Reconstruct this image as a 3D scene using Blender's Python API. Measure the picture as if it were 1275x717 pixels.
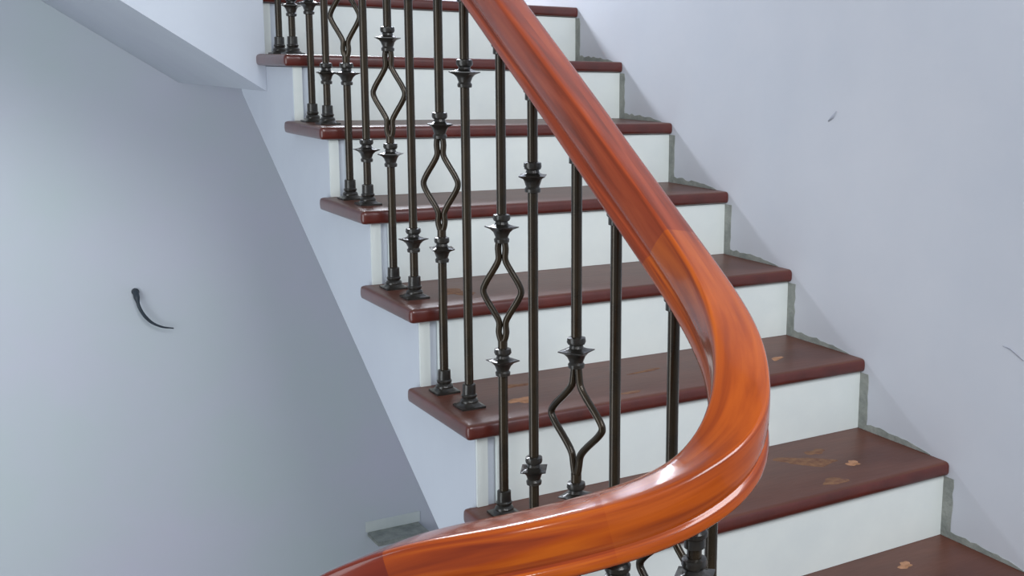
import bpy, bmesh, math, random
from mathutils import Vector, Matrix
random.seed(7)
S = bpy.context.scene
for o in list(bpy.data.objects): bpy.data.objects.remove(o)
C = S.collection

# ------------------------------------------------------------------ camera
RISE, GO = .17, .27865
XB = -.9448                      # baluster line
cd = bpy.data.cameras.new('camera'); cam = bpy.data.objects.new('camera', cd); C.objects.link(cam)
YAW, PITCH, ROLL, FPX, U0, V0 = .6119, -.1734, .0208, 1434.15, 870.91, 337.88
F = Vector((math.sin(YAW)*math.cos(PITCH), math.cos(YAW)*math.cos(PITCH), math.sin(PITCH)))
R0 = Vector((math.cos(YAW), -math.sin(YAW), 0)); UU = R0.cross(F)
R = R0*math.cos(ROLL)+UU*math.sin(ROLL); U = -R0*math.sin(ROLL)+UU*math.cos(ROLL)
M = Matrix((R, U, -F)).transposed().to_4x4(); M.translation = Vector((-1.8341, -3.6000, -.3576))
cam.matrix_world = M
cd.sensor_fit = 'HORIZONTAL'; cd.sensor_width = 36; cd.lens = FPX/1275*36
cd.shift_x = (637.5-U0)/1275; cd.shift_y = (V0-358.5)/1275
cd.clip_start = .02
S.camera = cam

# ------------------------------------------------------------------ world and lights
w = bpy.data.worlds.new('world'); S.world = w; w.use_nodes = True
bg = w.node_tree.nodes['Background']; bg.inputs[0].default_value = (.84, .90, 1, 1); bg.inputs[1].default_value = .36

def area(name, loc, target, size, sizey, power, col):
    l = bpy.data.lights.new(name, 'AREA'); l.shape = 'RECTANGLE'; l.size = size; l.size_y = sizey
    l.energy = power; l.color = col
    o = bpy.data.objects.new(name, l); C.objects.link(o); o.location = loc
    o.rotation_euler = (Vector(target)-Vector(loc)).to_track_quat('-Z', 'Y').to_euler()
    return o
area('landing_daylight', (-.50, .86, .62), (-.35, -2.0, -1.2), .75, .30, 55, (.86, .91, 1))
area('stairwell_daylight', (-1.0, -5.0, 1.7), (-1.4, .9, -1.0), 2.2, 1.9, 150, (.93, .96, 1))
area('lower_flight_fill', (-3.05, -1.9, -1.0), (-1.2, .9, -1.3), 1.6, 1.9, 34, (.88, .95, 1))  # added fill lamp out of view, brightens the back wall and stair side
lp = bpy.data.lights.new('landing_bulb', 'POINT'); lp.energy = 16; lp.shadow_soft_size = .10; lp.color = (1, .95, .88)
lo = bpy.data.objects.new('landing_bulb', lp); C.objects.link(lo); lo.location = (-3.0, -4.4, .25)
vs = S.view_settings; vs.view_transform = 'Standard'; vs.look = 'None'; vs.exposure = -0.03; vs.gamma = 1; vs.use_curve_mapping = False

# ------------------------------------------------------------------ helpers
def s2l(c):
    return tuple((v/255/12.92 if v/255 <= .04045 else ((v/255+.055)/1.055)**2.4) for v in c)
def mat(name, col, col2=None, scale=6, rough=.5, metal=0, bump=0, bscale=60, coat=0, coords='Object', stretch=(1, 1, 1), detail=5, mid=(.35, .65), coatr=.08, spec=.5):
    m = bpy.data.materials.new(name); m.use_nodes = True; nt = m.node_tree; N = nt.nodes; L = nt.links
    b = N['Principled BSDF']; b.inputs['Roughness'].default_value = rough; b.inputs['Metallic'].default_value = metal
    b.inputs['Specular IOR Level'].default_value = spec
    b.inputs['Coat Weight'].default_value = coat; b.inputs['Coat Roughness'].default_value = coatr
    c1 = s2l(col)+(1,); b.inputs['Base Color'].default_value = c1
    tc = N.new('ShaderNodeTexCoord'); mp = N.new('ShaderNodeMapping'); mp.inputs['Scale'].default_value = stretch
    L.new(tc.outputs[coords], mp.inputs['Vector'])
    if col2:
        n = N.new('ShaderNodeTexNoise'); n.inputs['Scale'].default_value = scale; n.inputs['Detail'].default_value = detail
        n.inputs['Roughness'].default_value = .6
        r = N.new('ShaderNodeValToRGB'); r.color_ramp.elements[0].position = mid[0]; r.color_ramp.elements[1].position = mid[1]
        r.color_ramp.elements[0].color = c1; r.color_ramp.elements[1].color = s2l(col2)+(1,)
        L.new(mp.outputs[0], n.inputs['Vector']); L.new(n.outputs[0], r.inputs[0]); L.new(r.outputs[0], b.inputs['Base Color'])
    if bump:
        n2 = N.new('ShaderNodeTexNoise'); n2.inputs['Scale'].default_value = bscale; n2.inputs['Detail'].default_value = 4
        bp = N.new('ShaderNodeBump'); bp.inputs['Strength'].default_value = bump; bp.inputs['Distance'].default_value = .004
        L.new(mp.outputs[0], n2.inputs['Vector']); L.new(n2.outputs[0], bp.inputs['Height']); L.new(bp.outputs[0], b.inputs['Normal'])
    return m
M_wall = mat('pale_blue_wall_paint', (208, 214, 224), (216, 220, 228), 1.6, .75, bump=.25, bscale=9, spec=.25)
M_back = mat('stairwell_wall_paint', (206, 216, 219), (212, 213, 226), 1.3, .8, bump=.25, bscale=7, spec=.2)
M_plaster = mat('stair_side_plaster', (200, 207, 216), (194, 200, 211), 2.2, .75, bump=.2, bscale=10, spec=.25)
M_riser = mat('riser_white_paint', (226, 232, 228), (217, 224, 222), 5, .45, bump=.08, bscale=30)
M_cement = mat('bare_cement', (136, 142, 137), (166, 170, 164), 22, .9, bump=.6, bscale=90)
M_tread = mat('tread_dark_wood', (80, 45, 35), (104, 62, 48), 3.2, .4, bump=.1, bscale=26, stretch=(1, 4, 4), mid=(.3, .75), coat=.1, coatr=.3, spec=.35)
M_nose = mat('tread_edge_varnish', (94, 38, 30), (74, 30, 24), 9, .3, bump=.06, bscale=40, coat=.4, coatr=.2)
M_dust = mat('dry_plaster_dust', (188, 140, 108), (150, 108, 76), 40, .9, bump=.5, bscale=120)
M_dust2 = mat('rubbed_dusty_patch', (136, 100, 70), (104, 66, 50), 60, .8)
M_smear = mat('brown_smear', (118, 108, 104), (150, 148, 148), 30, .9)
M_metal = mat('black_bronze_metal', (42, 36, 27), (60, 49, 34), 12, .24, metal=.45, bump=.03, bscale=60, coat=.3, coatr=.07, spec=.3)
M_iron = mat('black_painted_fittings', (34, 32, 29), (52, 49, 44), 40, .3, metal=.3, bump=.2, bscale=120, coat=.3, coatr=.12)
M_cable = mat('grey_cable_sheath', (56, 66, 76), (44, 52, 60), 40, .5)
M_floor = mat('landing_stone_floor', (120, 110, 102), (138, 126, 116), 5, .5)
def wood(name, a, b, c, rough=.22, cw=.45):
    m = bpy.data.materials.new(name); m.use_nodes = True; nt = m.node_tree; N = nt.nodes; L = nt.links
    bs = N['Principled BSDF']; bs.inputs['Roughness'].default_value = rough
    bs.inputs['Coat Weight'].default_value = cw; bs.inputs['Coat Roughness'].default_value = .1; bs.inputs['Specular IOR Level'].default_value = .25
    tc = N.new('ShaderNodeTexCoord'); mp = N.new('ShaderNodeMapping'); mp.inputs['Scale'].default_value = (1.7, 9, 1)
    n = N.new('ShaderNodeTexNoise'); n.inputs['Scale'].default_value = 2.6; n.inputs['Detail'].default_value = 6; n.inputs['Distortion'].default_value = .5
    r = N.new('ShaderNodeValToRGB'); e = r.color_ramp.elements
    e[0].position = .32; e[0].color = s2l(a)+(1,); e[1].position = .7; e[1].color = s2l(c)+(1,)
    k = e.new(.5); k.color = s2l(b)+(1,)
    L.new(tc.outputs['UV'], mp.inputs[0]); L.new(mp.outputs[0], n.inputs['Vector']); L.new(n.outputs[0], r.inputs[0]); L.new(r.outputs[0], bs.inputs['Base Color'])
    n2 = N.new('ShaderNodeTexNoise'); n2.inputs['Scale'].default_value = 9; bp = N.new('ShaderNodeBump'); bp.inputs['Strength'].default_value = .12; bp.inputs['Distance'].default_value = .004
    L.new(tc.outputs['UV'], n2.inputs['Vector']); L.new(n2.outputs[0], bp.inputs['Height']); L.new(bp.outputs[0], bs.inputs['Normal'])
    return m
M_w1 = wood('handrail_red_brown_wood', (118, 46, 20), (144, 58, 27), (166, 74, 38))
M_w2 = wood('handrail_orange_wood', (130, 48, 3), (166, 71, 6), (188, 88, 14), cw=.8)
M_w3 = wood('handrail_amber_wood', (120, 38, 2), (158, 62, 3), (186, 88, 10), cw=.8)
M_w4 = wood('handrail_dark_red_wood', (104, 34, 18), (122, 42, 22), (136, 50, 26))

def link(name, me, m, parent=None, smooth=True):
    if isinstance(me, bmesh.types.BMesh):
        bm = me; me = bpy.data.meshes.new(name)
        bmesh.ops.recalc_face_normals(bm, faces=bm.faces); bm.to_mesh(me); bm.free()
    for f in me.polygons: f.use_smooth = smooth
    ms = m if isinstance(m, (list, tuple)) else [m]
    if len(me.materials) == 0:
        for k in ms: me.materials.append(k)
    o = bpy.data.objects.new(name, me); C.objects.link(o)
    if parent: o.parent = parent
    return o
def autosmooth(o, ang=35):
    o.data.set_sharp_from_angle(angle=math.radians(ang)); return o
def prism_x(name, poly, x0, x1, m, parent=None):     # polygon in (y,z) extruded along x
    bm = bmesh.new()
    a = [bm.verts.new((x0, y, z)) for y, z in poly]; b = [bm.verts.new((x1, y, z)) for y, z in poly]
    bm.faces.new(a); bm.faces.new(b[::-1])
    for i in range(len(poly)):
        j = (i+1) % len(poly); bm.faces.new((a[i], b[i], b[j], a[j]))
    return link(name, bm, m, parent, False)
def prism_y(name, poly, y0, y1, m, parent=None):     # polygon in (x,z)
    bm = bmesh.new()
    a = [bm.verts.new((x, y0, z)) for x, z in poly]; b = [bm.verts.new((x, y1, z)) for x, z in poly]
    bm.faces.new(a); bm.faces.new(b[::-1])
    for i in range(len(poly)):
        j = (i+1) % len(poly); bm.faces.new((a[i], b[i], b[j], a[j]))
    return link(name, bm, m, parent, False)
def box(name, lo, hi, m, parent=None, bev=0, origin=None):
    bm = bmesh.new(); bmesh.ops.create_cube(bm, size=1)
    for v in bm.verts:
        for i in range(3): v.co[i] = lo[i] if v.co[i] < 0 else hi[i]
    if bev: bmesh.ops.bevel(bm, geom=list(bm.edges), offset=bev, segments=2, affect='EDGES')
    o = link(name, bm, m, parent, bev > 0)
    if bev: autosmooth(o)
    return o
def tube(bm, pts, rad, seg=10, caps=True):
    pts = [Vector(p) for p in pts]; rings = []; ref = None
    for i, p in enumerate(pts):
        t = (pts[min(i+1, len(pts)-1)]-pts[max(i-1, 0)]).normalized()
        if ref is None: ref = t.orthogonal().normalized()
        a = (ref-t*ref.dot(t)).normalized(); ref = a; b = t.cross(a)
        r = rad[i] if isinstance(rad, (list, tuple)) else rad
        rings.append([bm.verts.new(p+a*math.cos(2*math.pi*k/seg)*r+b*math.sin(2*math.pi*k/seg)*r) for k in range(seg)])
    for i in range(len(rings)-1):
        for k in range(seg):
            bm.faces.new((rings[i][k], rings[i][(k+1) % seg], rings[i+1][(k+1) % seg], rings[i+1][k]))
    if caps: bm.faces.new(rings[0][::-1]); bm.faces.new(rings[-1])
def lathe(bm, prof, seg=20, sq=None):                  # prof: (z, r, squareness)
    rings = []
    for z, r, q in prof:
        ring = []
        for k in range(seg):
            a = 2*math.pi*k/seg; c, s_ = math.cos(a), math.sin(a)
            rr = r*(1+q*(1/max(abs(c), abs(s_))-1))
            ring.append(bm.verts.new((c*rr, s_*rr, z)))
        rings.append(ring)
    for i in range(len(rings)-1):
        for k in range(seg):
            bm.faces.new((rings[i][k], rings[i][(k+1) % seg], rings[i+1][(k+1) % seg], rings[i+1][k]))
    bm.faces.new(rings[0][::-1]); bm.faces.new(rings[-1])
def empty(name, loc, label, cat):
    o = bpy.data.objects.new(name, None); C.objects.link(o); o.location = loc; o.empty_display_size = .1
    o['label'] = label; o['category'] = cat; return o
def keep(o, parent):                                   # parent while keeping world coordinates
    o.parent = parent; o.matrix_parent_inverse = Matrix.Translation(-parent.location); return o

# ------------------------------------------------------------------ setting
YW = .90
wr = box('wall_right', (0, -5.2, -3.6), (.15, YW+.15, 2.6), M_wall); wr['kind'] = 'structure'; wr['label'] = 'pale lilac blue painted wall along the right side of the stairs'
wb = box('wall_back', (-3.2, YW, -3.6), (0, YW+.15, 2.6), M_back); wb['kind'] = 'structure'; wb['label'] = 'large blue grey stairwell wall behind and below the stairs'
fl = box('floor', (-3.2, -5.2, -3.75), (.15, YW+.15, -3.6), M_floor); fl['kind'] = 'structure'
lf = prism_x('floor_landing', [(-5.2, -1.70), (-2.487, -1.70), (-2.487, -1.9), (-5.2, -1.9)], -2.6, -.0005, M_floor); lf['kind'] = 'structure'; lf.name = 'floor_lower_landing'

# ------------------------------------------------------------------ staircase
st = empty('staircase', (-.4875, -1.7, -1.70), 'straight flight of dark red brown wooden treads with white risers against the right wall', 'staircase')
XS = -.975; TT = .033; NB = .024
poly = [(YW-.001, -.17-TT), (-GO+NB, -.17-TT)]
for k in range(2, 10):
    poly += [(-(k-1)*GO+NB, -k*RISE-TT), (-k*GO+NB, -k*RISE-TT)]
poly += [(-9*GO+NB, -1.9), (-2.487, -1.9), (-.02, -.459), (0, -.441), (YW-.001, -.441)]
keep(prism_x('stair_body', poly, XS, -.0005, M_plaster), st)['label'] = 'smooth pale plastered side and underside of the flight'
# upper flight turning left from the top landing
sl = .645; p2 = [(XS-.0005, -.441), (XS-.0005, -.203)]
x = XS-.0005
for i in range(1, 6):
    z = -.17+i*RISE; p2 += [(x, z-TT), (x-GO, z-TT)]; x -= GO
p2 += [(x, -.441+sl*(XS-x))]
keep(prism_y('upper_flight_body', p2, -.283, YW-.001, M_plaster), st)['label'] = 'pale plastered side of the next flight rising to the left'

def tread(k, back=None):
    y0 = -k*GO; z1 = -k*RISE; z0 = z1-.031
    yb = y0+GO+NB if back is None else back
    L = [(-.0008, 0), (-1.0, 0), (-1.0, .312), (XS-.002, .312)]
    L = [(a, y0+b) for a, b in L]+[(XS-.002, yb-.002), (-.0008, yb-.002)] if back is None else [(-.0008, y0), (-1.0, y0), (-1.0, y0+.30), (XS-.002, y0+.30), (XS-.002, yb), (-.0008, yb)]
    ox, oy, oz = -.5, y0, z1
    bm = bmesh.new()
    a = [bm.verts.new((x-ox, y-oy, z0-oz)) for x, y in L]; b = [bm.verts.new((x-ox, y-oy, 0)) for x, y in L]
    n = len(L)
    bm.faces.new(a); bm.faces.new(b[::-1])
    for i in range(n): bm.faces.new((a[i], b[i], b[(i+1) % n], a[(i+1) % n]))
    bm.edges.ensure_lookup_table()
    ed = []
    for e in bm.edges:
        p, q = e.verts[0].co, e.verts[1].co
        hor = abs(p.z-q.z) < 1e-5
        front = abs(p.y) < 1e-5 and abs(q.y) < 1e-5
        left = abs(p.x+.5) < 1e-5 and abs(q.x+.5) < 1e-5
        bck = hor and p.y > .29 and q.y > .29 and max(p.x, q.x) < -.47
        if (hor and (front or left)) or bck: ed.append(e)
        elif not hor and left: ed.append(e)
    bmesh.ops.bevel(bm, geom=ed, offset=.0125, segments=4, profile=.6, affect='EDGES')
    bmesh.ops.recalc_face_normals(bm, faces=bm.faces)
    for f in bm.faces:
        c = f.calc_center_median()
        f.material_index = 1 if (c.y < .004 or c.x < -.494 or c.z < -.012) and f.normal.z < .6 else 0
    o = link('tread', bm, [M_tread, M_nose]); o.location = (ox, oy, oz)
    o.parent = st; o.matrix_parent_inverse = Matrix.Translation(-st.location)
    return autosmooth(o, 40)
treads = {}
for k in range(1, 10):
    treads[k] = tread(k) if k > 1 else tread(k, YW-.002)
# lower treads worn brown, upper edges wine red
for k in range(1, 10):
    r = box('riser', (-.935, -k*GO+.013, -(k+1)*RISE+.0005), (-.0016, -k*GO+NB-.0005, -k*RISE-.0325), M_riser); keep(r, st)
    r2 = box('riser_end', (XS+.001, -k*GO+NB-.006, -(k+1)*RISE+.0005), (-.952, -k*GO+NB-.0003, -k*RISE-.0325), M_riser); keep(r2, st)
    r2['label'] = 'narrow white painted strip at the open end of the riser'
for i in range(1, 6):
    z = -.17+i*RISE
    t = box('upper_tread', (XS-.02-i*GO, -.31, z-.0325), (XS+(.02 if i > 1 else -.001)-(i-1)*GO, YW-.003, z), [M_tread], st and None, .008); keep(t, st)

def blob(name, cx, cy, rx, ry, m, k, ang=0, seed=0, label=None):
    rx *= 1.35; ry *= 1.35; rnd = random.Random(seed); n = 26; bm = bmesh.new(); base = treads[k]
    z = -k*RISE
    ph = [rnd.uniform(0, 6.28) for _ in range(4)]
    ring = []; top = []
    for i in range(n):
        a = 2*math.pi*i/n
        q = 1+.22*math.sin(2*a+ph[0])+.16*math.sin(3*a+ph[1])+.12*math.sin(5*a+ph[2])+.06*math.sin(9*a+ph[3])
        x, y = math.cos(a)*rx*q, math.sin(a)*ry*q
        x, y = x*math.cos(ang)-y*math.sin(ang), x*math.sin(ang)+y*math.cos(ang)
        ring.append(bm.verts.new((x, y, .0001))); top.append(bm.verts.new((x*.85, y*.85, .0007)))
    for i in range(n): bm.faces.new((ring[i], ring[(i+1) % n], top[(i+1) % n], top[i]))
    bm.faces.new(top)
    o = link(name, bm, m); o.parent = base
    o.location = Vector((cx, cy, z))-base.location
    if label: o['label'] = label
    return o
for a in [(-.205, -1.742, .018, .012, M_dust2, 7, .3), (-.262, -1.782, .042, .022, M_dust2, 7, -.5), (-.184, -1.842, .011, .012, M_dust, 7, 0), (-.292, -1.905, .024, .012, M_dust2, 7, .2),
          (-.184, -2.012, .013, .010, M_dust, 8, .2), (-.836, -1.566, .022, .013, M_dust, 6, .3), (-.805, -1.462, .026, .009, M_dust2, 6, .1), (-.175, -1.56, .02, .006, M_dust, 6, .4),
          (-.50, -1.50, .03, .006, M_dust2, 6, .1), (-.845, -1.26, .025, .03, M_dust2, 5, .1), (-.62, -1.63, .02, .006, M_dust2, 6, .1)]:
    blob('plaster_splash', *a, seed=int(abs(a[0])*999), label='dried pale tan plaster mark on the dark tread')

# bare cement left along the wall beside risers and treads
def margin(k):
    rnd = random.Random(k*13+1)
    yr = -(k-1)*GO+NB-.011; zt = -k*RISE; top = -(k-1)*RISE-.034
    pts = []
    w0 = .028; hh = .014
    # outline: down along riser, forward along tread, back up with a ragged edge
    pts += [(yr, top), (yr, zt+.0008), (yr-.235, zt+.0008)]
    n = 14
    for i in range(n+1):
        t = i/n; y = yr-.235+t*(.235-w0)
        pts.append((y, zt+.0015+hh*(.55+.5*t)*(1-(1-t)**5)*(.8+.5*rnd.random())))
    for i in range(1, 8):
        t = i/7; pts.append((yr-w0*(1+.16*(rnd.random()-.5)), zt+hh+(top-zt-hh)*t))
    # inner edge (along tread, up the riser) and ragged outer edge, joined by quads
    out = pts[3:]; inn = []
    for i, (y, z) in enumerate(out):
        inn.append((y, zt+.0006) if i < 14 else (yr, zt+.0006) if i == 14 else (yr, z))
    bm = bmesh.new(); rows = []
    for (y1, z1), (y2, z2) in zip(inn, out):
        rows.append((bm.verts.new((-.0002, y1, z1)), bm.verts.new((-.0014, y1, z1)), bm.verts.new((-.0014, y2, z2)), bm.verts.new((-.0002, y2, z2))))
    for r1, r2 in zip(rows, rows[1:]):
        for q in range(4): bm.faces.new((r1[q], r1[(q+1) % 4], r2[(q+1) % 4], r2[q]))
    bm.faces.new(rows[0]); bm.faces.new(rows[-1][::-1])
    o = link('cement_margin', bm, M_cement, wr, False); o['label'] = 'strip of unpainted grey cement with a ragged edge'
for k in range(2, 10): margin(k)
def scuff(wall, plane, pts, m, wdt, label):
    bm = bmesh.new(); tube(bm, [(plane, y, z) for y, z in pts], wdt, 6)
    for v in bm.verts: v.co.x = plane+(v.co.x-plane)*.25
    o = link('scuff_mark', bm, m, wall); o['label'] = label
M_scuff = mat('grey_scuff', (158, 162, 174), (176, 180, 192), 60, .9)
scuff(wr, -.0006, [(-1.508, -.472), (-1.523, -.462), (-1.536, -.448)], M_scuff, [.002, .0048, .0015], 'small grey scuff high on the right wall')
scuff(wr, -.0006, [(-2.075, -.902), (-2.095, -.905), (-2.13, -.922)], M_scuff, [.0008, .0018, .0012], 'thin grey scratch on the right wall')

# cement ledge low on the back wall
ld = box('wall_ledge', (-.342, YW-.13, -2.305), (-.118, YW+.0, -2.286), M_cement, wb, .004); ld['label'] = 'small dark grey cement ledge under a white strip'
lb = box('ledge_backing', (-.348, YW-.006, -2.286), (-.112, YW+.0, -2.240), M_riser, wb, .002); lb['label'] = 'white plaster strip above the ledge'

# cable stub
cb = bmesh.new()
cp = [(-1.160, YW-.012, -1.187), (-1.160, YW-.03, -1.205), (-1.156, YW-.038, -1.235), (-1.142, YW-.04, -1.268), (-1.118, YW-.04, -1.298), (-1.085, YW-.04, -1.318), (-1.046, YW-.038, -1.328)]
def smooth_path(P, n=8):
    P = [Vector(p) for p in P]; P = [P[0]*2-P[1]]+P+[P[-1]*2-P[-2]]; out = []
    for i in range(1, len(P)-2):
        for j in range(n):
            t = j/n; a, b, c, d = P[i-1:i+3]
            out.append(.5*((2*b)+(c-a)*t+(2*a-5*b+4*c-d)*t*t+(3*b-a-3*c+d)*t**3))
    return out+[P[-2]]
sp = smooth_path(cp); n = len(sp)
tube(cb, sp, [(.0105 if i < 8 else .0105-.0045*min(1, (i-8)/5)) * (1-.65*max(0, (i-n*.55)/(n*.45))) for i in range(n)], 12)
ce = link('electric_cable', cb, M_cable); ce['label'] = 'short curved dark grey cable end sticking out of the blue grey wall'; ce['category'] = 'cable'
cr = bmesh.new(); lathe(cr, [(0, .0125, 0), (.012, .0125, 0), (.0125, .011, 0)], 16)
co = link('cable_sleeve', cr, M_cable); co.rotation_euler = (math.pi/2, 0, 0); co.location = (-1.160, YW, -1.187); co.parent = ce

# ------------------------------------------------------------------ railing
HW = [0.062, 0.062, 0.060, 0.063, 0.074, 0.068, 0.067]
HH = [0.075, 0.074, 0.072, 0.071, 0.068, 0.072, 0.074]
TW = [0.037, 0.075, 0.193, 0.213, -0.003, -0.063, -0.189]
CP = [(-0.9451, -1.4967, -0.1329), (-0.9449, -1.578, -0.1828), (-0.9449, -1.6619, -0.2345), (-0.945, -1.7485, -0.2879), (-0.9458, -1.8377, -0.3425), (-0.947, -1.929, -0.3977), (-0.9479, -2.0205, -0.4541), (-0.9468, -2.1096, -0.5137), (-0.9405, -2.1951, -0.575), (-0.937, -2.2791, -0.6326), (-0.9438, -2.3625, -0.6804), (-0.9655, -2.4423, -0.7174), (-1.0013, -2.5081, -0.7533), (-1.0385, -2.5537, -0.7924), (-1.085, -2.565, -0.8293), (-1.1497, -2.5491, -0.8597), (-1.2305, -2.5146, -0.8813), (-1.3151, -2.4695, -0.9016), (-1.3898, -2.4113, -0.9228), (-1.4470, -2.3480, -0.9700)]
P = [Vector(p) for p in CP]; P = [P[0]*2-P[1]]+P+[P[-1]*2-P[-2]]
path = []
for i in range(len(P)-3):
    for j in range(8):
        t = j/8; b = ((1-t)**3/6, (3*t**3-6*t*t+4)/6, (-3*t**3+3*t*t+3*t+1)/6, t**3/6)
        path.append(sum((P[i+q]*b[q] for q in range(4)), Vector()))
path.append((P[-3]+P[-2]*4+P[-1])/6)
NP = len(path)
def interp(a, q):
    q = max(0, min(len(a)-1.0001, q)); i = int(q); return a[i]+(a[i+1]-a[i])*(q-i)
st_ = [(path[i], interp(HW, i/(NP-1)*6), interp(HH, i/(NP-1)*6), interp(TW, i/(NP-1)*6)) for i in range(NP)]
up = []
for y in [0.0, -.25, -.5, -.75, -1.0, -1.2, -1.35, -1.45]:
    up.append((Vector((XB, y, path[0].z+(y-path[0].y)*(RISE/GO))), HW[0], HH[0], TW[0]*(1 if y < -1 else 0)))
dn = []; q = path[-1].copy(); d = (path[-1]-path[-3]).normalized()
for i in range(1, 9):
    d = (d*.5+Vector((-.30, .36, -1.0)).normalized()*.5).normalized(); q = q+d*.045; dn.append((q.copy(), HW[-1], HH[-1], TW[-1]*(1-i/8)))
stations = up+st_+dn
off = len(up)
PROF = [(0, .5), (.24, .499), (.40, .493), (.452, .474), (.483, .43), (.498, .36), (.505, .24), (.503, .06), (.485, -.08), (.462, -.155), (.437, -.19), (.432, -.215), (.455, -.245), (.484, -.275), (.497, -.33), (.497, -.42), (.48, -.465), (.44, -.492), (.2, -.5)]
PROF = PROF+[(-x, y) for x, y in reversed(PROF[1:])]
acc = [0]
for i in range(1, len(stations)): acc.append(acc[-1]+(stations[i][0]-stations[i-1][0]).length)
def frame(i):
    a = stations[max(i-1, 0)][0]; b = stations[min(i+1, len(stations)-1)][0]; t = (b-a).normalized()
    s_ = t.cross(Vector((0, 0, 1))).normalized(); u = s_.cross(t); w_ = stations[i][3]
    return s_*math.cos(w_)+u*math.sin(w_), u*math.cos(w_)-s_*math.sin(w_)
rail_e = empty('stair_railing', (XB, -1.7, -1.19), 'black metal balustrade with a polished orange brown wooden handrail curving at the bottom', 'railing')
def rail_piece(i0, i1, m, label, parent, name='handrail_section'):
    bm = bmesh.new(); uvl = bm.loops.layers.uv.new('UVMap'); rings = []
    for i in range(i0, i1+1):
        c, w_, h_, _ = stations[i]; a, u = frame(i)
        if i in (i0, i1): w_ *= .997; h_ *= .997
        rings.append([bm.verts.new(c+a*(x*w_)+u*(y*h_)) for x, y in PROF])
    n = len(PROF)
    for i in range(len(rings)-1):
        for k in range(n):
            f = bm.faces.new((rings[i][k], rings[i][(k+1) % n], rings[i+1][(k+1) % n], rings[i+1][k]))
            vals = [(acc[i0+i], k), (acc[i0+i], k+1), (acc[i0+i+1], k+1), (acc[i0+i+1], k)]
            for lp_, (a_, k_) in zip(f.loops, vals): lp_[uvl].uv = (a_, k_/n*.9)
    bm.faces.new(rings[0][::-1]); bm.faces.new(rings[-1])
    me = bpy.data.meshes.new(name); bmesh.ops.recalc_face_normals(bm, faces=bm.faces); bm.to_mesh(me); bm.free()
    o = link(name, me, m); autosmooth(o, 38); o['label'] = label
    if parent is rail_e: keep(o, parent)
    else: o.parent = parent
    return o
J1, J2, J3 = off+69, off+125, off+145
hr = rail_piece(0, J1, M_w1, 'straight red brown upper length of the wooden handrail', rail_e, 'handrail')
rail_piece(J1, J2, M_w2, 'glossy orange wooden length bending through the turn', hr)
rail_piece(J2, J3, M_w3, 'amber brown wooden length with dark grain after the turn', hr)
rail_piece(J3, len(stations)-1, M_w4, 'dark red wooden length sloping down at the lower end', hr)

# fitting meshes, shared by all balusters
def me_of(name, bm, m, smooth=True, ang=30):
    me = bpy.data.meshes.new(name); bmesh.ops.recalc_face_normals(bm, faces=bm.faces); bm.to_mesh(me); bm.free()
    for f in me.polygons: f.use_smooth = smooth
    me.set_sharp_from_angle(angle=math.radians(ang)); me.materials.append(m); return me
b = bmesh.new()
lathe(b, [(-.028, .0100, 0), (-.027, .0132, 0), (-.0215, .0138, 0), (-.018, .0112, 0), (-.0145, .0125, .05), (-.009, .0142, .2), (-.004, .0165, .6), (-.0012, .0200, .95), (0, .0220, 1), (.0016, .0224, 1),
          (.0028, .0165, .8), (.006, .0118, .2), (.0105, .0108, 0), (.0125, .0140, 0), (.0165, .0152, .15), (.023, .0146, .1), (.0245, .0100, 0)], 24)
ME_knuckle = me_of('knuckle', b, M_iron)
b = bmesh.new()
lathe(b, [(0, .0255, .85), (.004, .0255, .85), (.0055, .021, .5), (.010, .0172, .1), (.013, .0178, 0), (.0165, .0160, 0), (.0185, .0130, 0), (.022, .0150, 0), (.0245, .0152, 0), (.027, .0132, 0), (.046, .0128, 0), (.0475, .0098, 0)], 24)
ME_shoe = me_of('base_shoe', b, M_iron)
b = bmesh.new()
lathe(b, [(-.034, .0098, 0), (-.033, .0125, 0), (-.022, .0125, 0), (-.0195, .0150, 0), (-.014, .0155, 0), (-.010, .0130, 0), (-.003, .0165, .2), (.012, .0165, .2)], 20)
ME_collar = me_of('top_collar', b, M_iron)
BR = .0088
def basket_mesh(dirv):
    dx, dy = dirv; L = math.hypot(dx, dy)
    prof = [(.330, .0), (.338, .004/L), (.352, .007/L), (.370, .18), (.388, .44), (.408, .80), (.421, .99), (.428, 1.03), (.435, .99), (.448, .80), (.468, .44), (.486, .18), (.505, .007/L), (.520, .005/L), (.528, 0)]
    out = []
    for s_ in (1, -1):
        bm = bmesh.new()
        tube(bm, smooth_path([(dx*a*s_, dy*a*s_, z) for z, a in prof], 3), .0062, 8)
        out.append(me_of('basket_bar', bm, M_metal, ang=60))
    return out
BK1 = basket_mesh((.026, -.022)); BK2 = basket_mesh((.012, -.062))
def sub(name, me, par, z):
    o = bpy.data.objects.new(name, me); C.objects.link(o); o.parent = par; o.location = (0, 0, z); return o
def rail_under(x, y):
    best = min(range(len(stations)-1), key=lambda i: (Vector((x, y))-(stations[i][0].xy+stations[i+1][0].xy)/2).length)
    a, b_ = stations[best][0], stations[best+1][0]; ab = (b_-a).xy; t = max(0, min(1, (Vector((x, y))-a.xy).dot(ab)/ab.length_squared))
    c = a+(b_-a)*t; sd, u = frame(best)
    return c.z-.5*stations[best][2]/max(u.z, .5)+.006
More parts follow.
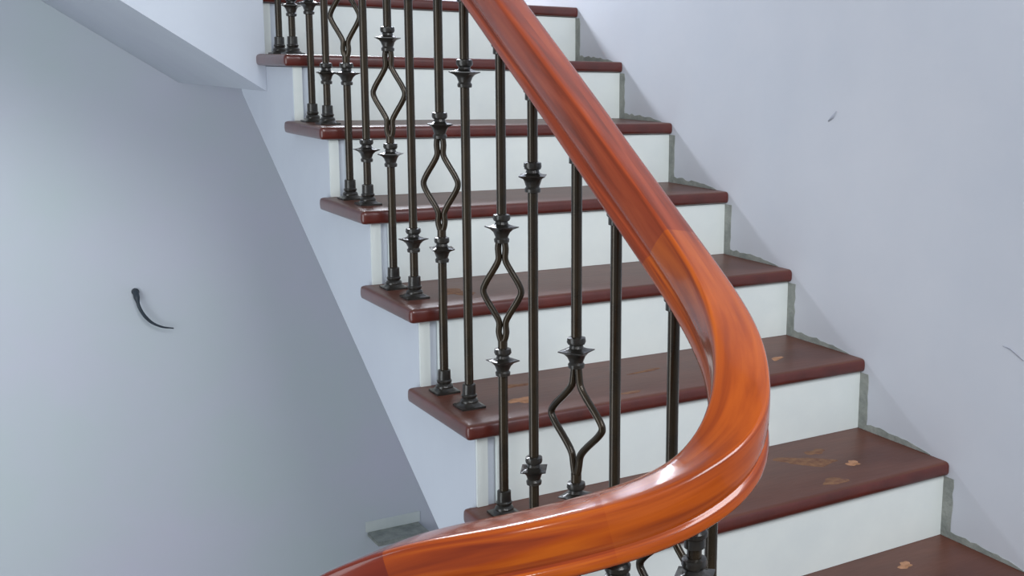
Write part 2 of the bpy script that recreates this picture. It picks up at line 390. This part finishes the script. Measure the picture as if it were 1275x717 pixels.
def baluster(x, y, z0, kind, knees, basket=None, rot=0, label=None):
    zt = rail_under(x, y)-z0
    bm = bmesh.new()
    if basket: tube(bm, [(0, 0, .02), (0, 0, .336)], BR, 14)
    else: tube(bm, [(0, 0, .02), (0, 0, zt)], BR, 14)
    o = link('baluster', me_of('baluster', bm, M_metal), M_metal); o.location = (x, y, z0)
    o.parent = rail_e; o.matrix_parent_inverse = Matrix.Translation(-rail_e.location)
    o['label'] = label or ('black metal baluster with an open diamond basket' if basket else 'plain round black metal baluster with ring collars')
    sub('base_shoe', ME_shoe, o, 0)
    for h in knees: sub('knuckle', ME_knuckle, o, h).rotation_euler = (0, 0, rot+.5)
    if basket:
        for me in basket: sub('basket_bar', me, o, 0)
        ub = bmesh.new(); tube(ub, [(0, 0, .522), (0, 0, zt)], BR, 14); sub('upper_bar', me_of('upper_bar', ub, M_metal), o, 0)
    sub('top_collar', ME_collar, o, zt-.004)
    return o
for k in range(1, 9):
    baluster(XB, -k*GO+.2419, -k*RISE, 'B', [.297, .545], BK2 if k == 8 else BK1, rot=k*.4)
    baluster(XB, -k*GO+.1177, -k*RISE, 'P', [.648] if k == 6 else [.126] if k == 8 else [.126, .648], rot=k*.3)
baluster(-.9392, -2.264, -9*RISE, 'B', [.297, .545], BK2)
c = path[82]; baluster(c.x, c.y, -9*RISE, 'P', [.126], rot=.2)
c = path[114]; baluster(c.x, c.y, -10*RISE, 'P', [.2, .755], rot=.3)
c = path[124]; baluster(c.x, c.y, -10*RISE, 'P', [.3, .745], rot=.3)
c = path[136]; baluster(c.x, c.y-.02, -10*RISE, 'P', [.2, .6], rot=.3)

# window on the top landing that lights the flight
M_pane = bpy.data.materials.new('daylit_pane'); M_pane.use_nodes = True
pb = M_pane.node_tree.nodes['Principled BSDF']; pb.inputs['Emission Color'].default_value = (.85, .92, 1, 1); pb.inputs['Emission Strength'].default_value = 2
wn = box('window_1', (-.92, YW-.012, .36), (-.08, YW-.0005, .88), M_pane); wn['kind'] = 'structure'
for lo_, hi_ in (((-.97, YW-.03, .31), (-.92, YW-.0005, .93)), ((-.08, YW-.03, .31), (-.03, YW-.0005, .93)), ((-.92, YW-.03, .31), (-.08, YW-.0005, .36)), ((-.92, YW-.03, .88), (-.08, YW-.0005, .93))):
    box('window_frame', lo_, hi_, M_riser, wn)
